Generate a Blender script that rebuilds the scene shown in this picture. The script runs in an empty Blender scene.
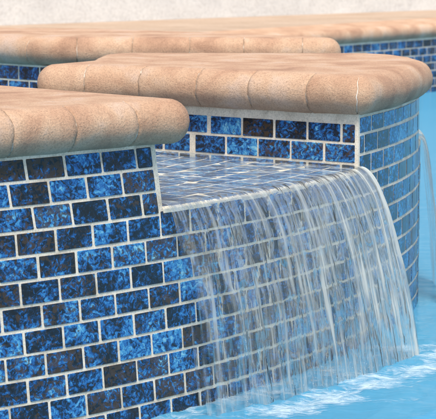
import bpy, math, random
from mathutils import Vector, noise as mnoise
random.seed(11)
sc = bpy.context.scene
C = sc.collection
WD = 0.30           # water surface below the datum, in courses
U = 0.026            # one tile course in metres
VW = 20.38           # camera height above the water, in courses
V0 = 8.984           # underside of the coping below the camera, in courses
RHO = 0.974          # half a tile pitch in courses

# ------------------------------------------------------------------ helpers
def W(x, z, v):
    return (x * U, z * U, (VW - v) * U)

class MB:
    def __init__(s):
        s.v, s.f, s.m, s.uv, s.col, s.smooth = [], [], [], [], [], []
    def vert(s, p):
        s.v.append(p); return len(s.v) - 1
    def face(s, idx, m=0, uv=None, col=(0.5, 0.5, 0.5, 1), smooth=True):
        s.f.append(tuple(idx)); s.m.append(m)
        s.uv.append(uv or [(0, 0)] * len(idx)); s.col.append(col); s.smooth.append(smooth)
    def build(s, name, mats, parent=None, loc=(0, 0, 0)):
        me = bpy.data.meshes.new(name)
        L = Vector(loc)
        me.from_pydata([tuple(Vector(p) - L) for p in s.v], [], s.f)
        if not isinstance(mats, (list, tuple)): mats = [mats]
        for m in mats: me.materials.append(m)
        me.polygons.foreach_set('material_index', s.m)
        me.polygons.foreach_set('use_smooth', s.smooth)
        ul = me.uv_layers.new(name='UVMap')
        flat = [c for f in s.uv for p in f for c in p]
        ul.data.foreach_set('uv', flat)
        ca = me.color_attributes.new('tone', 'FLOAT_COLOR', 'CORNER')
        flat = [c for f, cc in zip(s.f, s.col) for _ in f for c in cc]
        ca.data.foreach_set('color', flat)
        me.update()
        o = bpy.data.objects.new(name, me); C.objects.link(o)
        o.location = loc
        if parent:
            o.parent = parent
            o.location = (Vector(loc) - parent.location)
        return o

def thing(name, label, cat, loc, group=None):
    o = bpy.data.objects.new(name, None); C.objects.link(o)
    o.location = loc; o['label'] = label; o['category'] = cat
    o.empty_display_size = 0.05; o['kind'] = 'thing'
    if group: o['group'] = group
    return o
def tag(o, label=None, cat=None, group=None, kind=None):
    if label: o['label'] = label
    if cat: o['category'] = cat
    if group: o['group'] = group
    if kind: o['kind'] = kind
    return o

# ------------------------------------------------------------------ plan of the round raised wall
H0, H1, H2, H3 = 41.171, 1.225, -0.01976, 0.0004174
def heading(s):
    s2 = max(s, -2.0)
    return math.radians(H0 + H1 * s2 + H2 * s2 * s2 + H3 * s2 ** 3)
STEP = 0.05; SMIN = -30.0
_N = 1700
_cx, _cz = [0.0], [0.0]
for i in range(1, _N):
    h = 0.5 * (heading(SMIN + (i - 1) * STEP) + heading(SMIN + i * STEP))
    _cx.append(_cx[-1] + math.cos(h) * STEP); _cz.append(_cz[-1] + math.sin(h) * STEP)
_i0 = int(round(-SMIN / STEP))
_ox, _oz = -7.14 - _cx[_i0], 83.296 - _cz[_i0]
def curve(s):
    t = (s - SMIN) / STEP
    i = max(0, min(_N - 2, int(t))); f = t - i
    return (_cx[i] * (1 - f) + _cx[i + 1] * f + _ox, _cz[i] * (1 - f) + _cz[i + 1] * f + _oz)
def skew(s, L):      # the hand-set courses drift a little to the right going down
    w = 1.0 if s < 12 else max(0.0, 1 - (s - 12) / 9.0)
    e = -0.09 * (3 - max(0, L)) if (L < 3 and s < 8) else 0
    return s + w * (-0.43 + 0.083 * max(-0.5, L)) + e
def wallp(s, L, d):  # point on the round wall, d proud of its face
    s = skew(s, L)
    x, z = curve(s); h = heading(s)
    return W(x + math.sin(h) * d, z - math.cos(h) * d, V0 + L)
S_NOTCH = 7 * RHO + 0.22
S_COR = 23.57
S_END = 37.3
LIPV = V0 + 2.72
CH = 0.6             # heading of the notch cheeks
CD = (-math.cos(CH), math.sin(CH))

# ------------------------------------------------------------------ materials
def newmat(name):
    m = bpy.data.materials.new(name); m.use_nodes = True
    nt = m.node_tree; nt.nodes.clear()
    return m, nt, nt.nodes, nt.links
def N(ns, t, **k):
    n = ns.new(t)
    for a, b in k.items():
        if a in n.inputs.keys(): n.inputs[a].default_value = b
        else: setattr(n, a, b)
    return n
def ramp(ns, stops, interp='LINEAR'):
    r = ns.new('ShaderNodeValToRGB'); r.color_ramp.interpolation = interp
    e = r.color_ramp.elements
    while len(e) > 1: e.remove(e[-1])
    e[0].position = stops[0][0]; e[0].color = (*stops[0][1], 1)
    for p, c in stops[1:]:
        x = e.new(p); x.color = (*c, 1)
    return r

def mat_tile():
    m, nt, ns, ln = newmat('glass_tile')
    uv = N(ns, 'ShaderNodeUVMap', uv_map='UVMap')
    at = N(ns, 'ShaderNodeVertexColor', layer_name='tone')
    sep = N(ns, 'ShaderNodeSeparateColor'); ln.new(at.outputs['Color'], sep.inputs[0])
    warp = N(ns, 'ShaderNodeTexNoise', Scale=1.3, Detail=3.0, Roughness=0.6)
    ln.new(uv.outputs[0], warp.inputs['Vector'])
    sub = N(ns, 'ShaderNodeVectorMath', operation='SUBTRACT'); sub.inputs[1].default_value = (.5, .5, .5)
    ln.new(warp.outputs['Color'], sub.inputs[0])
    scl = N(ns, 'ShaderNodeVectorMath', operation='SCALE'); scl.inputs['Scale'].default_value = 0.9
    ln.new(sub.outputs[0], scl.inputs[0])
    add = N(ns, 'ShaderNodeVectorMath', operation='ADD')
    ln.new(uv.outputs[0], add.inputs[0]); ln.new(scl.outputs[0], add.inputs[1])
    n1 = N(ns, 'ShaderNodeTexNoise', Scale=5.0, Detail=4, Roughness=0.60, Distortion=0.6)
    ln.new(add.outputs[0], n1.inputs['Vector'])
    n0 = N(ns, 'ShaderNodeTexNoise', Scale=0.9, Detail=1.0)
    ln.new(uv.outputs[0], n0.inputs['Vector'])
    # tone shift per tile + broad drift inside the tile
    a = N(ns, 'ShaderNodeMath', operation='MULTIPLY_ADD'); a.inputs[1].default_value = 0.15; a.inputs[2].default_value = -0.065
    ln.new(sep.outputs[0], a.inputs[0])
    b = N(ns, 'ShaderNodeMath', operation='MULTIPLY_ADD'); b.inputs[1].default_value = 0.50; b.inputs[2].default_value = -0.268
    ln.new(n0.outputs['Fac'], b.inputs[0])
    c = N(ns, 'ShaderNodeMath', operation='ADD'); ln.new(a.outputs[0], c.inputs[0]); ln.new(b.outputs[0], c.inputs[1])
    d = N(ns, 'ShaderNodeMath', operation='ADD'); ln.new(n1.outputs['Fac'], d.inputs[0]); ln.new(c.outputs[0], d.inputs[1])
    r = ramp(ns, [(0.28, (0.014, 0.014, 0.016)), (0.41, (0.014, 0.022, 0.036)), (0.475, (0.016, 0.046, 0.11)),
                  (0.53, (0.018, 0.090, 0.28)), (0.60, (0.034, 0.17, 0.40)), (0.68, (0.075, 0.30, 0.50)), (0.78, (0.24, 0.48, 0.58))])
    ln.new(d.outputs[0], r.inputs[0])
    # brown mottling
    n2 = N(ns, 'ShaderNodeTexNoise', Scale=4.4, Detail=3.0, Roughness=0.6, Distortion=0.8)
    ofs = N(ns, 'ShaderNodeVectorMath', operation='ADD'); ofs.inputs[1].default_value = (31.7, 12.3, 5)
    ln.new(uv.outputs[0], ofs.inputs[0]); ln.new(ofs.outputs[0], n2.inputs['Vector'])
    g = N(ns, 'ShaderNodeMath', operation='MULTIPLY_ADD'); g.inputs[1].default_value = 0.26; g.inputs[2].default_value = -0.14
    ln.new(sep.outputs[1], g.inputs[0])
    g2 = N(ns, 'ShaderNodeMath', operation='ADD'); ln.new(n2.outputs['Fac'], g2.inputs[0]); ln.new(g.outputs[0], g2.inputs[1])
    br = ramp(ns, [(0.54, (0, 0, 0)), (0.60, (.8, .8, .8))])
    ln.new(g2.outputs[0], br.inputs[0])
    mx = N(ns, 'ShaderNodeMix', data_type='RGBA')
    ln.new(br.outputs[0], mx.inputs['Factor']); ln.new(r.outputs[0], mx.inputs['A']); mx.inputs['B'].default_value = (0.060, 0.038, 0.020, 1)
    p = N(ns, 'ShaderNodeBsdfPrincipled', Roughness=0.2); p.inputs['IOR'].default_value = 1.5; p.inputs['Specular IOR Level'].default_value = 0.3
    p.inputs['Coat Weight'].default_value = 0.15; p.inputs['Coat Roughness'].default_value = 0.06
    ln.new(mx.outputs['Result'], p.inputs['Base Color'])
    bp = N(ns, 'ShaderNodeBump', Strength=0.35, Distance=0.0008)
    nb = N(ns, 'ShaderNodeTexNoise', Scale=2.2, Detail=3.0)
    ln.new(uv.outputs[0], nb.inputs['Vector']); ln.new(nb.outputs['Fac'], bp.inputs['Height'])
    ln.new(bp.outputs[0], p.inputs['Normal']); ln.new(bp.outputs[0], p.inputs['Coat Normal'])
    o = N(ns, 'ShaderNodeOutputMaterial'); ln.new(p.outputs[0], o.inputs[0])
    return m

def mat_rough(name, cols, scale, fine, bump, bdist, rough=0.85, spec_dark=None, streak=None, tones=False, fc=1.0):
    """noise-coloured mineral surface: broad stains, fine grain, pits"""
    m, nt, ns, ln = newmat(name)
    g = N(ns, 'ShaderNodeNewGeometry')
    n1 = N(ns, 'ShaderNodeTexNoise', Scale=scale, Detail=5.0, Roughness=0.6, Distortion=0.4)
    vec = g.outputs['Position']
    if streak:
        mp = N(ns, 'ShaderNodeMapping'); mp.inputs['Scale'].default_value = streak
        ln.new(vec, mp.inputs[0]); ln.new(mp.outputs[0], n1.inputs['Vector'])
    else: ln.new(vec, n1.inputs['Vector'])
    r = ramp(ns, cols); ln.new(n1.outputs['Fac'], r.inputs[0])
    n2 = N(ns, 'ShaderNodeTexNoise', Scale=fine, Detail=6.0, Roughness=0.7); ln.new(vec, n2.inputs['Vector'])
    r2 = ramp(ns, [(0.33, (1 - .28 * fc, 1 - .30 * fc, 1 - .32 * fc)), (0.5, (1, 1, 1)), (0.68, (1 + .18 * fc, 1 + .15 * fc, 1 + .12 * fc))]); ln.new(n2.outputs['Fac'], r2.inputs[0])
    mx = N(ns, 'ShaderNodeMix', data_type='RGBA', blend_type='MULTIPLY'); mx.inputs['Factor'].default_value = 1.0
    ln.new(r.outputs[0], mx.inputs['A']); ln.new(r2.outputs[0], mx.inputs['B'])
    col = mx.outputs['Result']
    if tones:
        at = N(ns, 'ShaderNodeVertexColor', layer_name='tone')
        rt = ramp(ns, [(0.0, (0.93, 0.90, 0.88)), (0.5, (1.0, 0.99, 0.98)), (1.0, (1.05, 1.06, 1.07))]); ln.new(at.outputs['Color'], rt.inputs[0])
        mt = N(ns, 'ShaderNodeMix', data_type='RGBA', blend_type='MULTIPLY'); mt.inputs['Factor'].default_value = 1.0
        ln.new(col, mt.inputs['A']); ln.new(rt.outputs[0], mt.inputs['B']); col = mt.outputs['Result']
    if spec_dark:
        v = N(ns, 'ShaderNodeTexVoronoi', Scale=spec_dark[0]); ln.new(vec, v.inputs['Vector'])
        r3 = ramp(ns, [(0.0, (1, 1, 1)), (spec_dark[1], (1, 1, 1)), (spec_dark[1] + 0.08, (0, 0, 0))]); ln.new(v.outputs['Distance'], r3.inputs[0])
        n4 = N(ns, 'ShaderNodeTexNoise', Scale=spec_dark[0] * 0.35); ln.new(vec, n4.inputs['Vector'])
        r4 = ramp(ns, [(0.5, (0, 0, 0)), (0.6, (1, 1, 1))]); ln.new(n4.outputs['Fac'], r4.inputs[0])
        mu = N(ns, 'ShaderNodeMath', operation='MULTIPLY'); ln.new(r3.outputs[0], mu.inputs[0]); ln.new(r4.outputs[0], mu.inputs[1])
        mu2 = N(ns, 'ShaderNodeMath', operation='MULTIPLY'); mu2.inputs[1].default_value = 0.4; ln.new(mu.outputs[0], mu2.inputs[0])
        m3 = N(ns, 'ShaderNodeMix', data_type='RGBA'); ln.new(mu2.outputs[0], m3.inputs['Factor'])
        ln.new(col, m3.inputs['A']); m3.inputs['B'].default_value = (*spec_dark[2], 1)
        col = m3.outputs['Result']
    p = N(ns, 'ShaderNodeBsdfPrincipled', Roughness=rough); p.inputs['Specular IOR Level'].default_value = 0.3
    ln.new(col, p.inputs['Base Color'])
    bp = N(ns, 'ShaderNodeBump', Strength=bump, Distance=bdist)
    ad = N(ns, 'ShaderNodeMath', operation='ADD'); ln.new(n2.outputs['Fac'], ad.inputs[0]); ln.new(n1.outputs['Fac'], ad.inputs[1])
    ln.new(ad.outputs[0], bp.inputs['Height']); ln.new(bp.outputs[0], p.inputs['Normal'])
    o = N(ns, 'ShaderNodeOutputMaterial'); ln.new(p.outputs[0], o.inputs[0])
    return m

TILE = mat_tile()
GROUT = mat_rough('pale_grout', [(0.3, (0.46, 0.40, 0.31)), (0.47, (0.66, 0.59, 0.47)), (0.7, (0.78, 0.71, 0.59))], 30, 500, 0.6, 0.0006, 0.9)
COPING = mat_rough('tan_coping', [(0.30, (0.36, 0.215, 0.140)), (0.42, (0.46, 0.285, 0.185)), (0.55, (0.54, 0.362, 0.240)), (0.72, (0.57, 0.43, 0.34))],
                   15, 480, 1.0, 0.0015, 0.85, spec_dark=(420, 0.20, (0.22, 0.13, 0.09)), tones=True)
MORTAR = mat_rough('coping_mortar', [(0.35, (0.22, 0.15, 0.10)), (0.5, (0.33, 0.24, 0.17)), (0.66, (0.60, 0.54, 0.46))], 70, 500, 0.8, 0.001, 0.95)
WHITEM = mat_rough('white_mortar', [(0.35, (0.50, 0.44, 0.37)), (0.6, (0.68, 0.63, 0.56))], 60, 500, 0.8, 0.001, 0.95)
STUCCO = mat_rough('white_stucco', [(0.3, (0.62, 0.62, 0.60)), (0.55, (0.68, 0.68, 0.65)), (0.75, (0.72, 0.72, 0.69))], 8, 90, 0.5, 0.004, 0.95, fc=0.5)
DECK = mat_rough('tan_deck', [(0.3, (0.32, 0.235, 0.165)), (0.5, (0.40, 0.30, 0.22)), (0.7, (0.46, 0.36, 0.28))], 5, 220, 0.5, 0.001, 0.9, streak=(1, 2.4, 1))
PLASTER = mat_rough('blue_pool_plaster', [(0.3, (0.02, 0.36, 0.66)), (0.5, (0.03, 0.45, 0.76)), (0.7, (0.09, 0.56, 0.82))], 6, 40, 0.3, 0.002, 0.9)

def mat_pool():
    m, nt, ns, ln = newmat('pool_water')
    g = N(ns, 'ShaderNodeNewGeometry')
    n1 = N(ns, 'ShaderNodeTexNoise', Scale=26.0, Detail=4.0, Roughness=0.6, Distortion=0.8)
    mp = N(ns, 'ShaderNodeMapping'); mp.inputs['Scale'].default_value = (0.6, 1.5, 1.0)
    ln.new(g.outputs['Position'], mp.inputs[0]); ln.new(mp.outputs[0], n1.inputs['Vector'])
    bp = N(ns, 'ShaderNodeBump', Strength=0.55, Distance=0.006); ln.new(n1.outputs['Fac'], bp.inputs['Height'])
    fr = N(ns, 'ShaderNodeFresnel', IOR=1.33); ln.new(bp.outputs[0], fr.inputs['Normal'])
    tr = N(ns, 'ShaderNodeBsdfTransparent'); tr.inputs[0].default_value = (0.72, 0.93, 0.98, 1)
    gl = N(ns, 'ShaderNodeBsdfGlossy', Roughness=0.06); gl.inputs[0].default_value = (1, 1, 1, 1); ln.new(bp.outputs[0], gl.inputs['Normal'])
    mx = N(ns, 'ShaderNodeMixShader'); ln.new(fr.outputs[0], mx.inputs[0]); ln.new(tr.outputs[0], mx.inputs[1]); ln.new(gl.outputs[0], mx.inputs[2])
    # suspended micro-bubbles make the stirred water slightly milky
    df = N(ns, 'ShaderNodeBsdfDiffuse'); df.inputs[0].default_value = (0.080, 0.31, 0.49, 1)
    m2 = N(ns, 'ShaderNodeMixShader'); m2.inputs[0].default_value = 0.66
    ln.new(mx.outputs[0], m2.inputs[1]); ln.new(df.outputs[0], m2.inputs[2])
    o = N(ns, 'ShaderNodeOutputMaterial'); ln.new(m2.outputs[0], o.inputs[0])
    return m
POOL = mat_pool()

def mat_fall(name, milk_sheen=1.0, dens=1.0):
    """thin falling water: clear film, sky sheen, aerated white strands running down the flow, painted sky glints on the shelf (uv: x across, y along; tone.r = film cover)"""
    m, nt, ns, ln = newmat(name)
    uv = N(ns, 'ShaderNodeUVMap', uv_map='UVMap')
    at = N(ns, 'ShaderNodeVertexColor', layer_name='tone')
    sep = N(ns, 'ShaderNodeSeparateColor'); ln.new(at.outputs['Color'], sep.inputs[0])
    def stretched(sx, sy, det, dist=0.0, off=(0, 0, 0)):
        mp = N(ns, 'ShaderNodeMapping'); mp.inputs['Scale'].default_value = (sx, sy, 1); mp.inputs['Location'].default_value = off
        ln.new(uv.outputs[0], mp.inputs[0])
        n = N(ns, 'ShaderNodeTexNoise', Scale=1.0, Detail=det, Roughness=0.6, Distortion=dist)
        ln.new(mp.outputs[0], n.inputs['Vector']); return n
    nA = stretched(1.9, 0.13, 3.0)            # strands
    nB = stretched(5.5, 0.25, 3.0, 0, (5, 3, 0))   # fine strands
    nC = stretched(1.6, 0.7, 1.5, 0.5, (9, 1, 0))  # wobble
    hs = N(ns, 'ShaderNodeMath', operation='MULTIPLY_ADD'); hs.inputs[1].default_value = 0.08; ln.new(nB.outputs['Fac'], hs.inputs[0]); ln.new(nA.outputs['Fac'], hs.inputs[2])
    hs2 = N(ns, 'ShaderNodeMath', operation='MULTIPLY_ADD'); hs2.inputs[1].default_value = 2.4; ln.new(nC.outputs['Fac'], hs2.inputs[0]); ln.new(hs.outputs[0], hs2.inputs[2])
    bp = N(ns, 'ShaderNodeBump', Strength=0.5, Distance=0.006); ln.new(hs2.outputs[0], bp.inputs['Height'])
    fr = N(ns, 'ShaderNodeFresnel', IOR=1.33); ln.new(bp.outputs[0], fr.inputs['Normal'])
    tr = N(ns, 'ShaderNodeBsdfTransparent'); tr.inputs[0].default_value = (0.96, 0.985, 0.99, 1)
    rf = N(ns, 'ShaderNodeBsdfRefraction', IOR=1.035, Roughness=0.0); rf.inputs[0].default_value = (0.96, 0.985, 0.99, 1); ln.new(bp.outputs[0], rf.inputs['Normal'])
    cl = N(ns, 'ShaderNodeMixShader'); cs = N(ns, 'ShaderNodeMath', operation='MULTIPLY'); cs.inputs[1].default_value = 1.4; ln.new(sep.outputs[2], cs.inputs[0]); ln.new(cs.outputs[0], cl.inputs[0]); ln.new(tr.outputs[0], cl.inputs[1]); ln.new(rf.outputs[0], cl.inputs[2])
    gl = N(ns, 'ShaderNodeBsdfGlossy', Roughness=0.08); ln.new(bp.outputs[0], gl.inputs['Normal'])
    fs0 = N(ns, 'ShaderNodeMath', operation='MULTIPLY'); fs0.inputs[1].default_value = 0.62; ln.new(fr.outputs[0], fs0.inputs[0])
    fs = N(ns, 'ShaderNodeMath', operation='MULTIPLY'); ln.new(fs0.outputs[0], fs.inputs[0]); ln.new(sep.outputs[2], fs.inputs[1])
    m1 = N(ns, 'ShaderNodeMixShader'); ln.new(fs.outputs[0], m1.inputs[0]); ln.new(cl.outputs[0], m1.inputs[1]); ln.new(gl.outputs[0], m1.inputs[2])
    # aerated strands; on the shelf this white is painted-in sky reflection
    st = N(ns, 'ShaderNodeMath', operation='MULTIPLY_ADD'); st.inputs[1].default_value = 0.42; ln.new(nB.outputs['Fac'], st.inputs[0])
    st0 = N(ns, 'ShaderNodeMath', operation='MULTIPLY'); st0.inputs[1].default_value = 0.88; ln.new(nA.outputs['Fac'], st0.inputs[0]); ln.new(st0.outputs[0], st.inputs[2])
    ra = ramp(ns, [(0.50, (0.05, 0.05, 0.05)), (0.65, (0.15, 0.15, 0.15)), (0.74, (0.42, 0.42, 0.42)), (0.81, (0.9, 0.9, 0.9))]); ln.new(st.outputs[0], ra.inputs[0])
    mk = N(ns, 'ShaderNodeMath', operation='MULTIPLY'); ln.new(ra.outputs[0], mk.inputs[0]); ln.new(sep.outputs[1], mk.inputs[1])
    mk2 = N(ns, 'ShaderNodeMath', operation='MULTIPLY', use_clamp=True); mk2.inputs[1].default_value = milk_sheen; ln.new(mk.outputs[0], mk2.inputs[0])
    df = N(ns, 'ShaderNodeBsdfDiffuse'); df.inputs[0].default_value = (0.76, 0.78, 0.71, 1)
    tl = N(ns, 'ShaderNodeBsdfTranslucent'); tl.inputs[0].default_value = (0.80, 0.84, 0.78, 1)
    wh = N(ns, 'ShaderNodeMixShader'); wh.inputs[0].default_value = 0.45; ln.new(df.outputs[0], wh.inputs[1]); ln.new(tl.outputs[0], wh.inputs[2])
    m2 = N(ns, 'ShaderNodeMixShader'); ln.new(mk2.outputs[0], m2.inputs[0]); ln.new(m1.outputs[0], m2.inputs[1]); ln.new(wh.outputs[0], m2.inputs[2])
    # the film breaks into threads where it is thin
    cv = N(ns, 'ShaderNodeMath', operation='ADD'); ln.new(nA.outputs['Fac'], cv.inputs[0]); ln.new(sep.outputs[0], cv.inputs[1])
    cr = ramp(ns, [(0.70, (0, 0, 0)), (0.86, (1, 1, 1))]); ln.new(cv.outputs[0], cr.inputs[0])
    clear = N(ns, 'ShaderNodeBsdfTransparent')
    m3 = N(ns, 'ShaderNodeMixShader'); ln.new(cr.outputs[0], m3.inputs[0]); ln.new(clear.outputs[0], m3.inputs[1]); ln.new(m2.outputs[0], m3.inputs[2])
    o = N(ns, 'ShaderNodeOutputMaterial'); ln.new(m3.outputs[0], o.inputs[0])
    return m
FALL = mat_fall('falling_water')

def mat_foam():
    m, nt, ns, ln = newmat('splash_foam')
    g = N(ns, 'ShaderNodeNewGeometry')
    at = N(ns, 'ShaderNodeVertexColor', layer_name='tone')
    sep = N(ns, 'ShaderNodeSeparateColor'); ln.new(at.outputs['Color'], sep.inputs[0])
    mp = N(ns, 'ShaderNodeMapping'); mp.inputs['Scale'].default_value = (0.75, 1.5, 1.0); ln.new(g.outputs['Position'], mp.inputs[0])
    n1 = N(ns, 'ShaderNodeTexNoise', Scale=60.0, Detail=9.0, Roughness=0.74, Distortion=0.3); ln.new(mp.outputs[0], n1.inputs['Vector'])
    ad = N(ns, 'ShaderNodeMath', operation='ADD'); ln.new(n1.outputs['Fac'], ad.inputs[0]); ln.new(sep.outputs[0], ad.inputs[1])
    r = ramp(ns, [(0.66, (0, 0, 0)), (0.98, (0.85, 0.85, 0.85))]); 
    sb = N(ns, 'ShaderNodeMath', operation='MULTIPLY'); sb.inputs[1].default_value = 0.9; ln.new(ad.outputs[0], sb.inputs[0]); ln.new(sb.outputs[0], r.inputs[0])
    df = N(ns, 'ShaderNodeBsdfDiffuse'); df.inputs[0].default_value = (0.62, 0.76, 0.82, 1)
    tr = N(ns, 'ShaderNodeBsdfTransparent')
    bp = N(ns, 'ShaderNodeBump', Strength=0.3, Distance=0.002); ln.new(n1.outputs['Fac'], bp.inputs['Height']); ln.new(bp.outputs[0], df.inputs['Normal'])
    mx = N(ns, 'ShaderNodeMixShader'); ln.new(r.outputs[0], mx.inputs[0]); ln.new(tr.outputs[0], mx.inputs[1]); ln.new(df.outputs[0], mx.inputs[2])
    o = N(ns, 'ShaderNodeOutputMaterial'); ln.new(mx.outputs[0], o.inputs[0])
    return m
FOAM = mat_foam()

def mat_drop():
    m, nt, ns, ln = newmat('water_drop')
    p = N(ns, 'ShaderNodeBsdfPrincipled', Roughness=0.05); p.inputs['Base Color'].default_value = (0.85, 0.93, 0.97, 1)
    p.inputs['Transmission Weight'].default_value = 0.6; p.inputs['IOR'].default_value = 1.33
    o = N(ns, 'ShaderNodeOutputMaterial'); ln.new(p.outputs[0], o.inputs[0]); return m
DROP = mat_drop()

# ------------------------------------------------------------------ tiles
GR = 0.125
def add_tile(mb, P, a0, a1, b0, b1, t=0.032, bev=0.02, gr=None, lift=0.0):
    """one glass tile: P(a, b, depth) maps face coordinates to space"""
    g = (gr or GR) / 2
    j = lambda k=0.014: random.uniform(-k, k)
    a0 += g + j(); a1 -= g + j(); b0 += g + j(); b1 -= g + j()
    if a1 - a0 < 0.12 or b1 - b0 < 0.12: return
    c = 0.03 + random.uniform(0, 0.025)
    nx = max(1, int((a1 - a0) / 0.6))
    def ring(i):
        x0, x1, y0, y1 = a0 + i, a1 - i, b0 + i, b1 - i
        k = c * 0.4
        mids = []
        pts = []
        pts += [(x0, y0 + c), (x0 + k * .7, y0 + k * .7), (x0 + c, y0)]
        for q in range(1, nx + 1): pts.append((x0 + c + (x1 - x0 - 2 * c) * q / nx, y0))
        pts += [(x1 - k * .7, y0 + k * .7), (x1, y0 + c), (x1, y1 - c), (x1 - k * .7, y1 - k * .7), (x1 - c, y1)]
        for q in range(1, nx + 1): pts.append((x1 - c - (x1 - x0 - 2 * c) * q / nx, y1))
        pts += [(x0 + k * .7, y1 - k * .7), (x0, y1 - c)]
        return pts
    r0, r1 = ring(0), ring(bev)
    tilt_a, tilt_b, tt = j(0.008), j(0.012), t + j(min(0.008, t * .3))
    ca, cb = (a0 + a1) / 2, (b0 + b1) / 2
    ro = (random.uniform(0, 90), random.uniform(0, 90))
    col = (lift + (1 - lift) * random.random(), random.random() * (1 - lift), random.random(), 1)
    base = [mb.vert(P(a, b, -0.05)) for a, b in r0]
    mid = [mb.vert(P(a, b, tt - bev + tilt_a * (a - ca) + tilt_b * (b - cb))) for a, b in r0]
    top = [mb.vert(P(a, b, tt + tilt_a * (a - ca) + tilt_b * (b - cb))) for a, b in r1]
    n = len(r0)
    U0 = [(a + ro[0], b + ro[1]) for a, b in r0]; U1 = [(a + ro[0], b + ro[1]) for a, b in r1]
    for i in range(n):
        k = (i + 1) % n
        mb.face((base[i], base[k], mid[k], mid[i]), 0, [U0[i], U0[k], U0[k], U0[i]], col, False)
        mb.face((mid[i], mid[k], top[k], top[i]), 0, [U0[i], U0[k], U1[k], U1[i]], col, False)
    mb.face(top, 0, U1, col, False)

def clip_tiles(mb, P, row, lo, hi, parity, b0, b1, scale=RHO, pitch=2, **kw):
    """running bond: joints where index % 2 == parity, clipped to [lo, hi] (indices)"""
    i = math.floor(lo) - 2
    while i % 2 != parity % 2: i += 1
    while i < hi:
        x0, x1 = max(i, lo), min(i + pitch, hi)
        if x1 - x0 > 0.22: add_tile(mb, P, x0 * scale, x1 * scale, b0, b1, **kw)
        i += pitch

def polyline_frame(pts):
    """arc-length map of a plan polyline (list of (x,z)); outward normal is on the camera side"""
    d = [0]
    for p, q in zip(pts, pts[1:]): d.append(d[-1] + math.hypot(q[0] - p[0], q[1] - p[1]))
    def f(s):
        i = 0
        while i < len(d) - 2 and s > d[i + 1]: i += 1
        t = (s - d[i]) / (d[i + 1] - d[i]); p, q = pts[i], pts[i + 1]
        tx, tz = (q[0] - p[0]) / (d[i + 1] - d[i]), (q[1] - p[1]) / (d[i + 1] - d[i])
        return p[0] + (q[0] - p[0]) * t, p[1] + (q[1] - p[1]) * t, tz, -tx
    return f, d[-1]
def tile_polyline(mb, pts, va, rows, first_par=0, vmax=None):
    f, ln = polyline_frame(pts)
    def P(a, b, d):
        x, z, nx, nz = f(a); return W(x + nx * d, z + nz * d, b)
    for r in range(rows):
        b0, b1 = va + r, va + r + 1
        if vmax: b1 = min(b1, vmax)
        clip_tiles(mb, P, r, 0, ln / RHO, (first_par + r) % 2, b0, b1)

def prism(mb, rings, mat=0):
    """closed solid through horizontal rings (same count, listed top to bottom)"""
    r0 = rings[0]; n = len(r0)
    ar = sum(r0[i][0] * r0[(i + 1) % n][1] - r0[(i + 1) % n][0] * r0[i][1] for i in range(n))
    if ar > 0: rings = [r[::-1] for r in rings]
    ids = [[mb.vert(p) for p in r] for r in rings]
    for A, B in zip(ids, ids[1:]):
        for i in range(n):
            k = (i + 1) % n; mb.face((A[i], A[k], B[k], B[i]), mat, smooth=False)
    mb.face(ids[0][::-1], mat, smooth=False); mb.face(ids[-1], mat, smooth=False)

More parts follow.
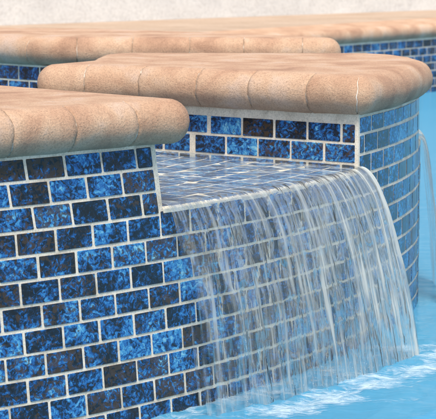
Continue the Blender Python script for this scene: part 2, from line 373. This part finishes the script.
# ------------------------------------------------------------------ copings
def coping(name, parent, poly, vtop, vbot, joint=3.6, phase=0.0, white_px=None, seed=0, grooves=True, joint_px=()):
    """poly: plan polygon (counter-clockwise seen from above with z away) where the half-round edge starts"""
    R = (vbot - vtop) / 2
    n = len(poly)
    area = sum(poly[i][0] * poly[(i + 1) % n][1] - poly[(i + 1) % n][0] * poly[i][1] for i in range(n))
    if area < 0: poly = poly[::-1]
    # outline samples: (x, z, nx, nz, arclen)
    S = []; acc = 0
    for i in range(n):
        p0, p, p1 = poly[i - 1], poly[i], poly[(i + 1) % n]
        a = math.atan2(p[1] - p0[1], p[0] - p0[0]); b = math.atan2(p1[1] - p[1], p1[0] - p[0])
        d = (b - a + math.pi) % (2 * math.pi) - math.pi
        if d > 0.02:
            k = max(2, int(d / 0.09))
            for q in range(k + 1):
                h = a + d * q / k
                S.append((p[0], p[1], math.sin(h), -math.cos(h), acc))
                if q < k: acc += R * d / k
        else:
            h = a + d / 2; c = max(0.5, math.cos(d / 2))
            S.append((p[0], p[1], math.sin(h) / c, -math.cos(h) / c, acc))
        L = math.hypot(p1[0] - p[0], p1[1] - p[1]); m = max(1, int(L / 0.2))
        hx, hz = math.sin(b), -math.cos(b)
        for q in range(1, m):
            t = q / m; S.append((p[0] + (p1[0] - p[0]) * t, p[1] + (p1[1] - p[1]) * t, hx, hz, acc + L * t))
        acc += L
    # insert grooves
    rings = []
    jw = 0.038
    jj = phase
    marks = []
    rnd = random.Random(seed)
    wmark = None
    for q in joint_px:
        best = None
        for s in S:
            if s[3] > 0.1: continue
            X, Z = s[0] + s[2] * R, s[1] + s[3] * R
            e = abs(218 + 2106 * X / Z - q) + Z * 0.05
            if best is None or e < best[0]: best = (e, s[4])
        if best:
            marks.append(best[1])
            if q == white_px: wmark = best[1]
    fixed = list(marks)
    while jj < acc:
        a = jj + rnd.uniform(-0.15, 0.15)
        if all(abs(a - f) > joint * 0.8 for f in fixed): marks.append(a)
        jj += joint
    if not grooves: marks = []
    def depth_at(a):
        for q, mk in enumerate(marks):
            if abs(a - mk) < jw: return 1
        return 0
    S2 = []
    for i, s in enumerate(S):
        S2.append(s)
        s1 = S[(i + 1) % len(S)]; a1 = s1[4] if i + 1 < len(S) else acc
        for mk in marks:
            for e in (-jw - 0.03, -jw * .8, jw * .8, jw + 0.03):
                a = mk + e
                if s[4] < a < a1 and a1 - s[4] > 1e-6:
                    t = (a - s[4]) / (a1 - s[4])
                    S2.append(tuple(s[q] * (1 - t) + s1[q] * t for q in range(4)) + (a,))
    S2.sort(key=lambda q: q[4])
    mb = MB()
    K = 14
    ids = []
    for (x, z, nx, nz, a) in S2:
        dd = depth_at(a)
        ring = []
        for k in range(K + 1):
            ph = math.pi / 2 - math.pi * k / K
            rr = R - ((0.05 + 0.05 * mnoise.noise(Vector((a * 7, k * 0.9, seed)))) if dd else 0)
            ex = 1.0
            px = x + nx * math.cos(ph) * rr; pz = z + nz * math.cos(ph) * rr
            v = vtop + R - math.sin(ph) * rr
            mk = min(marks, key=lambda q: abs(q - a)) if marks else 1e9
            if abs(mk - a) < 0.12 and k > 0:
                sl = mnoise.noise(Vector((mk * 3.1, k * 1.3, seed))) * 0.07
                px -= nz * sl; pz += nx * sl
            fw = min(1, math.cos(ph) * 2) if k < K // 2 else 1
            q = Vector((px * 0.55 + seed, pz * 0.55, v * 0.8))
            w = (mnoise.noise(q) * 0.05 + mnoise.noise(q * 5) * 0.016) * fw
            px += nx * w; pz += nz * w; v += w * 0.5
            if k == 0:
                v = vtop; px = x; pz = z
            ring.append(mb.vert(W(px, pz, v)))
        ids.append((ring, dd, a))
    m = len(ids)
    marks.sort()
    tone = [rnd.random() for _ in range(len(marks) + 2)]
    for i in range(m):
        A, da, aa = ids[i]; B, db, ab = ids[(i + 1) % m]
        mat = 0
        if da and db: mat = 2 if (wmark is not None and abs(aa - wmark) < 0.3) else 1
        for k in range(K):
            tn = 0.2 + 0.75 * tone[sum(1 for q in marks if q < aa) % max(1, len(marks))]
            mb.face((A[k], A[k + 1], B[k + 1], B[k]), mat, None, (tn, tn, tn, 1))
    # top: one strip inwards, then the fill
    mb.face([mb.vert(W(p[0], p[1], vtop)) for p in poly], 0, col=(0.55, 0.5, 0.5, 1), smooth=False)
    mb.face([r[0][K] for r in ids][::-1], 0, smooth=False)
    return mb.build(name, [COPING, MORTAR, WHITEM], parent)

# ------------------------------------------------------------------ left pier
def outer(s0, s1, L, d=0.0, step=0.25):
    n = max(2, int((s1 - s0) / step)); out = []
    for i in range(n + 1):
        s = skew(s0 + (s1 - s0) * i / n, L) if True else 0
        x, z = curve(s); h = heading(s)
        out.append((x + math.sin(h) * d, z - math.cos(h) * d))
    return out
VT = 7.10; VB = 9.0; DEEP = V0 + 15.5

def tile_face_line(mb, p, q, va, rows, par, vmax=None, flip=False):
    ln = math.hypot(q[0] - p[0], q[1] - p[1]); tx, tz = (q[0] - p[0]) / ln, (q[1] - p[1]) / ln
    nx, nz = (tz, -tx) if not flip else (-tz, tx)
    def P(a, b, d): return W(p[0] + tx * a + nx * d, p[1] + tz * a + nz * d, b)
    for r in range(rows):
        b1 = va + r + 1
        if vmax: b1 = min(b1, vmax)
        clip_tiles(mb, P, r, 0, ln / RHO, (par + r) % 2, va + r, b1)
J1 = 0.9
def pier_left_build():
    t = thing('tiled_pool_wall', 'blue glass tiled wall under sandy rounded coping at the left front, ending at the spillway', 'wall', W(-8, 88, DEEP), 'raised walls around the spa')
    mb = MB()
    def ring(L):
        f = outer(-16, S_NOTCH, L)
        x, z = f[-1]
        b = (x + CD[0] * 26, z + CD[1] * 26)
        return [W(*p, V0 + L) for p in f] + [W(*b, V0 + L), W(f[0][0] - 14, b[1], V0 + L)]
    prism(mb, [ring(-0.12), ring(1), ring(2), ring(3), ring(15.5)])
    mb.build('grout', GROUT, t)
    mb = MB()
    for r in range(14):
        hi = 7 if (r < 3 or r % 2) else 6
        clip_tiles(mb, wallp, r, -15, hi, r % 2, r + (0.05 if r == 0 else 0), r + 1)
    f = outer(-16, S_NOTCH, 1.5)[-1]
    far = (f[0] + CD[0] * 24, f[1] + CD[1] * 24)
    f2 = (f[0] + CD[0] * 0.6, f[1] + CD[1] * 0.6)
    tile_face_line(mb, f2, far, V0 + 0.3, 3, 1, LIPV)
    mb.build('tile_facing', TILE, t)
    front = outer(-16, 5.9, 0, -0.22)
    poly = front + [(-2.12, 88.15), (-9.78, 95.3), (-22, 106.6), (-34, 106.6)]
    coping('coping', t, poly, VT, VB, 3.5, J1, None, 3, joint_px=(-50, 14, 79, 137.6))
    return t
pier_left_build()

# ------------------------------------------------------------------ right pier
def pier_right_build():
    t = thing('tiled_pool_wall', 'curved blue tiled wall with broad tan coping right of the main waterfall', 'wall', W(4, 108, DEEP), 'raised walls around the spa')
    mb = MB()
    front = outer(S_COR, S_END, 0)
    back = [(9.5, 119.8), (-5.2, 119.8), (-5.8, 113.6)]
    cor = front[0]
    tip = (cor[0] + CD[0] * 17.6, cor[1] + CD[1] * 17.6)
    poly = front + back + [(-7.0, 112.6), tip]
    prism(mb, [[W(*p, v) for p in poly] for v in (VB - 0.02, DEEP)])
    mb.build('grout', GROUT, t)
    mb = MB()
    for r in range(14):
        lo = S_COR / RHO + 0.12
        clip_tiles(mb, wallp, r, lo if r < 3 else (24 if r % 2 == 0 else 25), S_END / RHO - 0.1, r % 2, r + (0.12 if r == 0 else 0), r + 1, t=0.026, bev=0.012, gr=0.15)
    # cheek tiles, set half a course lower
    ang = (math.cos(CH), -math.sin(CH))
    def P(a, b, d): return W(cor[0] - ang[0] * a - math.sin(CH) * d, cor[1] - ang[1] * a - math.cos(CH) * d, b)
    va = V0 + 0.457
    for r in range(3):
        b1 = min(va + r + 1, LIPV + 0.15)
        if b1 - va - r < 0.2: continue
        P2 = lambda a, b, d: P(a, b, d)
        clip_tiles(mb, P2, r, 0.14, 10 - (1 if r == 0 else 0), (1 + r) % 2, va + r, b1)
        clip_tiles(mb, P2, r, 10.25 - (1.12 if r == 0 else 0), 17.5, (1 + r) % 2, va + r, b1)
    mb.build('tile_facing', TILE, t)
    # coping
    ins = 0.25
    nrm = (-math.sin(CH), -math.cos(CH))
    fr = outer(S_COR + 0.35, S_END - 1.0, 0, -0.2)
    c0 = (fr[0][0] - 0.1, fr[0][1] + 0.1)
    line = []
    for k in range(8):
        a = 1.0 + (15.0) * k / 7
        z = cor[1] + CD[1] * a + 0.3 - 0.0011 * a * a * 3
        line.append((cor[0] + CD[0] * a + 0.05, z))
    poly = fr + [(10.3, 117.2), (9.6, 119.3), (8.4, 120.5), (-5.3, 120.6), (-6.0, 119.4), (-6.2, 117.0), (-6.0, 115.0), (-6.3, 114.0), (-7.2, 112.5), (-8.5, 110.6)] + line[::-1][1:]
    coping('coping', t, poly, VT, VB + 0.08, 9.0, 4.0, 358, 7, joint_px=(85, 137, 194, 249, 305, 358))
    return t
pier_right_build()

# ------------------------------------------------------------------ spillway (low wall and shelf)
def spillway_build(name, label, s0, s1, back, par_hi, group):
    t = thing(name, label, 'spillway', W(*curve((s0 + s1) / 2), DEEP), group)
    mb = MB()
    def ring(v, d=0.0):
        L = v - V0
        f = outer(s0, s1, L, d, 0.4)
        a = (f[-1][0] + CD[0] * back, f[-1][1] + CD[1] * back); b = (f[0][0] + CD[0] * back, f[0][1] + CD[1] * back)
        return [W(*p, v) for p in f] + [W(*a, v), W(*b, v)]
    prism(mb, [ring(LIPV - 0.02, -0.03), ring(LIPV + 0.01, 0.0), ring(LIPV + 0.08, 0.03), ring(LIPV + 0.24, 0.03), ring(LIPV + 0.28, 0.0), ring(V0 + 8), ring(DEEP)])
    mb.build('grout', GROUT, t)
    mb = MB()
    i0, i1 = s0 / RHO, s1 / RHO
    for r in range(3, 14):
        clip_tiles(mb, wallp, r, (7 if r % 2 else 6) if par_hi else i0, (25 if r % 2 else 24) if par_hi else i1, r % 2, r - (0.20 if r == 3 else 0), r + 1)
    # shelf tiles: courses run along the lip
    def PS(a, b, d):
        x, z = curve(a); h = heading(a)
        return W(x - math.sin(h) * b, z + math.cos(h) * b, LIPV - 0.02 - d)
    for k in range(11):
        b0 = 0.07 + k * 1.45
        x = math.floor(s0) - 3.0 + (0.5 if k % 2 else 0)
        while x < s1 + 3:
            add_tile(mb, PS, x, x + 1.15, b0, b0 + 1.45, t=0.006, bev=0.004, gr=0.085, lift=0.6)
            x += 1.15
    mb.build('tile_facing', TILE, t)
    return t
spillway_build('tiled_spillway', 'low blue tiled spillway the main waterfall runs over, between the two coping ends', S_NOTCH, S_COR, 22, True, 'spillways')
spillway_build('tiled_spillway', 'far blue tiled spillway around the curve at the right edge of the round wall', S_END, 46, 12, False, 'spillways')

# ------------------------------------------------------------------ back wall of the spa
def back_pier():
    t = thing('tiled_pool_wall', 'further tiled wall with tan coping running behind both front walls', 'wall', W(-6, 145, DEEP), 'raised walls around the spa')
    F = [(-34, 158), (-22, 147.2), (-14.7, 140.9), (-11.2, 138.0), (-10.4, 137.8), (-7.3, 137.9), (0, 137.5), (6.7, 137.1)]
    B = [(7.0, 138.2), (3.5, 141), (-0.1, 144), (-8.5, 149.5), (-16, 151.2), (-24, 152.5), (-34, 161)]
    mb = MB(); prism(mb, [[W(*p, v) for p in F + B] for v in (VB - 0.02, DEEP)]); mb.build('grout', GROUT, t)
    mb = MB()
    for p, q in zip(F, F[1:]):
        if math.hypot(q[0] - p[0], q[1] - p[1]) > 1.5: tile_face_line(mb, p, q, V0 + 0.05, 12, 0)
    for p, q in zip(B[:-1], B[1:]):
        tile_face_line(mb, q, p, V0 + 0.05, 12, 0, flip=True)
    mb.build('tile_facing', TILE, t)
    I = lambda P, d: [(x, z + d) for x, z in P]
    poly = [(-34, 158.3), (-22, 147.6), (-14.7, 141.2), (-11.6, 138.6), (-10.6, 138.2), (-9.6, 138.1), (-7.3, 138.2), (0, 137.8), (6.4, 137.4), (7.1, 137.7)] + [(6.2, 139.2)] + B[1:]
    coping('coping', t, poly, VT, VB, 3.7, 0.5, None, 12)
back_pier()

# ------------------------------------------------------------------ pool edge wall, deck, stucco wall
EA, EB = (-46, 173.5), (14.5, 251.2)
def lerp(p, q, t): return (p[0] + (q[0] - p[0]) * t, p[1] + (q[1] - p[1]) * t)
EC = (60.0, 309.5)
def pool_edge():
    t = thing('pool_edge_wall', 'distant pool side with small blue tiles under tan rounded deck coping', 'wall', W(15, 268, DEEP))
    mb = MB()
    dx, dz = -0.79, 0.61
    pts = [EA, EB, EC]
    prism(mb, [[W(*p, v) for p in pts + [(EC[0] - 5, EC[1] + 5), (EB[0] - 5, EB[1] + 5), (EA[0] - 5, EA[1] + 5)]] for v in (13.75, VW + 42)])
    mb.build('grout', GROUT, t)
    mb = MB()
    tile_polyline(mb, pts, 13.92, 9, 0)
    mb.build('tile_facing', TILE, t)
    i = 0.35
    inner = [(p[0] + dx * i, p[1] + dz * i) for p in pts]
    poly = inner + [(p[0] - 9 * .79, p[1] + 9 * .61) for p in inner[::-1]]
    coping('coping', t, poly, 12.02, 13.82, 6.0, 0.0, None, 21)
pool_edge()

WA, WB = (-27.2 - 59.8 * 3, 262.7 - 51.9 * 3), (32.6 + 59.8 * 3, 314.6 + 51.9 * 3)
def quadslab(name, pts, v0, v1, mat, **k):
    mb = MB(); prism(mb, [[W(*p, v) for p in pts] for v in (v0, v1)])
    c = (sum(p[0] for p in pts) / len(pts), sum(p[1] for p in pts) / len(pts))
    return mb.build(name, mat, None, loc=W(c[0], c[1], v1))
# deck slab between the coping and the garden wall
d1 = [(p[0] - 8.2 * .79, p[1] + 8.2 * .61) for p in (EA, EB, EC)]
dk = quadslab('pool_deck', [d1[0], d1[1], d1[2], (EC[0] + 120, EC[1] + 90), WB, WA], 12.1, 22, DECK); tag(dk, kind='structure')
nrm = (-0.66, 0.75)
def stucco():
    nx, nz = -0.66, 0.75
    mb = MB(); nU, nV = 260, 60
    ids = {}
    hgt = 75
    for i in range(nU + 1):
        for j in range(nV + 1):
            x, z = lerp(WA, WB, 0.30 + 0.40 * i / nU); v = 12.15 - hgt * j / nV
            w = mnoise.noise(Vector((i * 0.9, j * 1.1, 0))) * 0.07 + mnoise.noise(Vector((i * .21, j * .33, 4))) * 0.12
            ids[i, j] = mb.vert(W(x - nx * w, z - nz * w, v))
    for i in range(nU):
        for j in range(nV): mb.face((ids[i, j], ids[i + 1, j], ids[i + 1, j + 1], ids[i, j + 1]))
    # back and top
    a, b = lerp(WA, WB, .30), lerp(WA, WB, .70)
    q = [(a[0] - .3 * nx + nx, a[1] + nz), (b[0] + nx, b[1] + nz), (b[0] + nx * 7, b[1] + nz * 7), (a[0] + nx * 7, a[1] + nz * 7)]
    prism(mb, [[W(*p, v) for p in q] for v in (12.15 - hgt + .2, 12.2)])
    o = mb.build('garden_wall', STUCCO, None, loc=W((a[0] + b[0]) / 2, (a[1] + b[1]) / 2, 12.15))
    tag(o, 'white rough stucco wall standing behind the pool deck', 'wall', kind='thing')
stucco()

# ------------------------------------------------------------------ pool floor and water
fl = MB()
q = [fl.vert(W(x, z, VW + 42)) for x, z in ((-400, -200), (500, -200), (500, 700), (-400, 700))]
fl.face(q[::-1][::-1]); fo = fl.build('pool_floor', PLASTER, None, loc=W(0, 100, VW + 42)); tag(fo, kind='structure')

gd = MB()
q = [gd.vert(W(x, z, 14.2)) for x, z in ((-1500, -1500), (1500, -1500), (1500, 8), (-1500, 8))]
gd.face(q)
q2 = [gd.vert(W(x, z, v)) for x, z, v in ((-1500, 8, 14.2), (1500, 8, 14.2), (1500, 8, VW + 42), (-1500, 8, VW + 42))]
gd.face(q2)
go = gd.build('bounce_deck', DECK, None, loc=W(0, -100, 14.2)); tag(go, kind='structure')  # unseen deck under and behind the camera, added for its warm bounce
gb = MB(); q = [gb.vert(W(x, z, VW + 43)) for x, z in ((-3000, -3000), (3000, -3000), (3000, 3000), (-3000, 3000))]; gb.face(q)
tag(gb.build('ground', DECK, None, loc=W(0, 0, VW + 43)), kind='structure')

# landing line of the sheet (plan)
FLOWN = (0.962, -0.27)
def throw(s):           # horizontal reach of the nappe when it lands
    t = (s - S_NOTCH) / (S_COR - S_NOTCH)
    return 1.55 + 1.45 * min(1, max(0, t) ** 0.7)
def fall_point(s, h, extra=0.0):
    x, z = curve(s); hd = heading(s)
    base = 0.12
    x += math.sin(hd) * base; z -= math.cos(hd) * base
    r = throw(s) * math.sqrt(max(0, h) / 9.0)
    return x + FLOWN[0] * r, z + FLOWN[1] * r
HL = VW + WD - (LIPV - 0.22)
land = [fall_point(S_NOTCH + (S_COR - S_NOTCH) * i / 40, HL) for i in range(41)]
def splash_dist(x, z):
    return min(math.hypot((x - p[0]), (z - p[1])) for p in land)
def water_mesh():
    mb = MB()
    xs = [-60 + 1.5 * i for i in range(28)] + [-18 + 0.16 * i for i in range(240)] + [20.4 + 2.0 * i for i in range(90)]
    zs = [20 + 3 * i for i in range(18)] + [74 + 0.2 * i for i in range(225)] + [119 + 2.4 * i for i in range(110)]
    ids = {}
    for i, x in enumerate(xs):
        for j, z in enumerate(zs):
            near = -18 <= x <= 20 and 74 <= z <= 118.8
            w = 0.0
            if near:
                d = splash_dist(x, z)
                e = math.exp(-d / 3.2)
                w = mnoise.noise(Vector((x * 0.9, z * 1.3, 0))) * (0.05 + 0.13 * e) + mnoise.noise(Vector((x * 2.6, z * 3.4, 3))) * (0.02 + 0.06 * e) \
                    + 0.05 * e * math.sin(d * 4.2)
                edge = min(1, (x + 18) / 2, (20 - x) / 2, (z - 74) / 2, (118.8 - z) / 2)
                w *= max(0, edge)
            ids[i, j] = mb.vert(W(x, z, VW + WD - w))
    for i in range(len(xs) - 1):
        for j in range(len(zs) - 1):
            mb.face((ids[i, j], ids[i + 1, j], ids[i + 1, j + 1], ids[i, j + 1]))
    o = mb.build('pool_water', POOL, None, loc=W(0, 100, VW)); tag(o, kind='structure')
water_mesh()

# foam on the surface
def foam():
    mb = MB(); ids = {}
    nx, nz = 250, 200
    for i in range(nx + 1):
        for j in range(nz + 1):
            x = -5 + 20.0 * i / nx; z = 80 + 28.0 * j / nz
            ids[i, j] = None
            d = splash_dist(x, z)
            # side of the landing line away from the wall counts more
            e = math.exp(-d / 3.2)
            w = mnoise.noise(Vector((x * 0.9, z * 1.3, 0))) * (0.05 + 0.13 * e) + mnoise.noise(Vector((x * 2.6, z * 3.4, 3))) * (0.02 + 0.06 * e) + 0.05 * e * math.sin(d * 4.2)
            edge = min(1, (x + 18) / 2, (20 - x) / 2, (z - 74) / 2, (118.8 - z) / 2); w *= max(0, edge)
            cover = -0.10 - 0.10 * max(0, min(1, (1.0 - x) / 3.5)) + 0.13 * math.exp(-((d - 1.8) / 1.2) ** 2) + 0.27 * math.exp(-(d / 5.0) ** 2) + 0.05 + 0.25 * mnoise.noise(Vector((x * 0.35, z * 0.5, 11)))
            ids[i, j] = (mb.vert(W(x, z, VW + WD - w - 0.03)), cover, d)
    for i in range(nx):
        for j in range(nz):
            q = [ids[i, j], ids[i + 1, j], ids[i + 1, j + 1], ids[i, j + 1]]
            if q[0][2] < 7: mb.face([k[0] for k in q], 0, None, (q[0][1], 0, 0, 1))
    o = mb.build('splash_foam', FOAM, None, loc=W(4, 96, VW)); tag(o, 'white churned foam on the blue pool where the waterfall lands', 'foam', kind='stuff')
foam()

# ------------------------------------------------------------------ the main water sheet
def sheet_build(s0, s1, up, label, main=True):
    mb = MB()
    nS = 260 if main else 60
    T = []
    if up:
        T += [-up + up * k / 70 for k in range(70)]
    T += [0.0]
    nf = 90
    hmax = HL + 0.25
    T += [hmax * (k / nf) ** 1.6 for k in range(1, nf + 1)]
    ids = []
    acc = 0
    for i in range(nS + 1):
        s = s0 + (s1 - s0) * i / nS
        sk = skew(s, 2.7)
        a = s
        col = []
        vv = 0; prev = None
        for t in T:
            x0, z0 = curve(sk); hd = heading(sk)
            if t <= 0:
                x, z = x0 + 0.12 * math.sin(hd) * (1 + t / max(1, up)) + CD[0] * (-t), z0 - 0.12 * math.cos(hd) * (1 + t / max(1, up)) + CD[1] * (-t)
                fade = min(1.0, -t / 1.5)
                w = mnoise.noise(Vector((x * 1.1 - z * .3, z * 2.0, 7))) * 0.075 + mnoise.noise(Vector((x * 2.9, z * 4.2, 2))) * 0.03
                v = LIPV - 0.24 - w * (0.4 + 0.6 * fade) + 0.06 * math.exp(t / 0.8)
            else:
                r = (throw(s) if main else 1.15) * math.sqrt(t / 9.0)
                fx, fz = (FLOWN if main else (math.sin(hd), -math.cos(hd)))
                x = x0 + 0.12 * math.sin(hd) + fx * r; z = z0 - 0.12 * math.cos(hd) + fz * r
                amp = min(1, t / 1.2)
                # strands run down the sheet: ridge height depends on position across, slowly on drop
                rid = mnoise.noise(Vector((s * 1.9, math.sqrt(t) * 0.35, 1))) * 0.16 + mnoise.noise(Vector((s * 5.5, math.sqrt(t) * 0.6, 9))) * 0.045 \
                    + mnoise.noise(Vector((s * 0.5, t * 0.28, 5))) * 0.12 + mnoise.noise(Vector((s * 1.1, t * 1.1, 15))) * 0.05
                x += fx * rid * amp * 0.2 + math.sin(hd) * rid * amp * 0.4; z -= math.cos(hd) * rid * amp * 0.4
                v = LIPV - 0.24 + 0.06 + t
            p = W(x, z, v)
            if prev: vv += (Vector(p) - Vector(prev)).length / U
            prev = p
            # coverage (r) and milkiness (g), which on the shelf is painted sky sheen
            e = (s - s0) / (s1 - s0)
            if main:
                cov = 0.62
                if t > 0:
                    left = (s - s0) - 0.55 - 0.30 * t
                    cov = 0.28 + 0.42 * min(1, max(0, (left + 1.5) / 2.6)) + 0.1 * e
                    if e > 0.965: cov = 0.9
                    milk_sheen = 0.40 + 1.05 * e ** 1.6 + 0.2 * min(1, t / 8)
                    if e > 0.93: milk_sheen += 1.6 * (e - 0.93) / 0.07
                else:
                    milk_sheen = 0.45 + 0.75 * math.exp(t / 2.2) * (0.45 + mnoise.noise(Vector((x * 1.2, z * 2.2, 31)))) + 0.9 * max(0, mnoise.noise(Vector((x * 0.9, z * 2.6, 21))))  # pale patches paint the sky's reflection into the shelf ripples
                    milk_sheen = max(0.05, milk_sheen)
            else:
                cov, milk_sheen = 0.7, 1.5
                if e < 0.3: cov, milk_sheen = 0.95, 2.4
            col.append((mb.vert(p), s, vv, cov, milk_sheen))
        ids.append(col)
    for i in range(nS):
        for j in range(len(T) - 1):
            q = [ids[i][j], ids[i + 1][j], ids[i + 1][j + 1], ids[i][j + 1]]
            mb.face([k[0] for k in q], 0, [(k[1], k[2]) for k in q], (q[0][3], q[0][4], (0.60 if main else 0.2) if T[j] >= 0 else 0.07, 1))
    o = mb.build('waterfall', FALL, None, loc=W(*curve((s0 + s1) / 2), VW))
    tag(o, label, 'waterfall', 'waterfalls over the spillways')
sheet_build(S_NOTCH + 0.02, S_COR + 0.05, 22, 'wide clear sheet of water pouring over the tiled spillway into the pool')
sheet_build(S_END + 0.1, 45, 10, 'narrow strip of falling water at the far right past the curved wall', False)

# ------------------------------------------------------------------ droplets and bubbles in the splash
def drops():
    mb = MB()
    R_ = random.Random(4)
    def ico(c, r):
        b = len(mb.v)
        for d in ((1, 0, 0), (-1, 0, 0), (0, 1, 0), (0, -1, 0), (0, 0, 1), (0, 0, -1)):
            mb.vert(tuple(c[k] + d[k] * r * (1 if k < 2 else 0.9) for k in range(3)))
        for f in ((0, 2, 4), (2, 1, 4), (1, 3, 4), (3, 0, 4), (2, 0, 5), (1, 2, 5), (3, 1, 5), (0, 3, 5)):
            mb.face([b + k for k in f])
    for k in range(260):
        p = land[R_.randrange(3, 41)]
        g = R_.gauss(0, 1.1); up = abs(R_.gauss(0, 0.35))
        ico(W(p[0] + g + 0.2, p[1] + R_.gauss(0, 1.1) - 0.3, VW + WD - 0.12 - up), U * R_.uniform(0.006, 0.022))
    o = mb.build('splash_drops', DROP, None, loc=W(4, 96, VW)); tag(o, 'tiny drops thrown up where the falling sheet meets the pool', 'water drops', kind='stuff')
drops()

# ------------------------------------------------------------------ camera, light, sky
cam = bpy.data.cameras.new('camera'); co = bpy.data.objects.new('camera', cam); C.objects.link(co)
co.location = (0, 0, VW * U); co.rotation_euler = (math.pi / 2 - 0.133, -0.001, 0)
cam.sensor_width = 36; cam.lens = 36 * 2106.3 / 436; cam.clip_start = 0.05; cam.clip_end = 200
cam.dof.use_dof = True; cam.dof.focus_distance = 92 * U; cam.dof.aperture_fstop = 40
sc.camera = co

SUN_EL, SUN_AZ = 62.0, 176.0     # azimuth clockwise from +Y (the view direction)
w = bpy.data.worlds.new('World'); sc.world = w; w.use_nodes = True
nt = w.node_tree; nt.nodes.clear()
sky = nt.nodes.new('ShaderNodeTexSky'); sky.sky_type = 'NISHITA'; sky.sun_disc = False
sky.sun_elevation = math.radians(SUN_EL); sky.sun_rotation = math.radians(SUN_AZ); sky.dust_density = 2.5; sky.air_density = 1.0; sky.ozone_density = 1.0
bg = nt.nodes.new('ShaderNodeBackground'); bg.inputs['Strength'].default_value = 0.12
ou = nt.nodes.new('ShaderNodeOutputWorld'); nt.links.new(sky.outputs[0], bg.inputs[0]); nt.links.new(bg.outputs[0], ou.inputs[0])
sl = bpy.data.lights.new('sun', 'SUN'); sl.energy = 2.7; sl.angle = math.radians(18); sl.color = (1.0, 0.92, 0.81)
so = bpy.data.objects.new('sun', sl); C.objects.link(so)
az, el = math.radians(SUN_AZ), math.radians(SUN_EL)
d = Vector((math.sin(az) * math.cos(el), math.cos(az) * math.cos(el), math.sin(el)))
so.rotation_euler = d.to_track_quat('Z', 'Y').to_euler(); so.location = (0, 0, 3)

sc.render.engine = 'CYCLES'
sc.cycles.use_denoising = True
sc.cycles.max_bounces = 12; sc.cycles.transparent_max_bounces = 16; sc.cycles.transmission_bounces = 10
sc.cycles.sample_clamp_indirect = 6.0
sc.view_settings.view_transform = 'Standard'; sc.view_settings.look = 'None'; sc.view_settings.gamma = 1.0
sc.view_settings.exposure = 0.72; sc.view_settings.use_curve_mapping = False
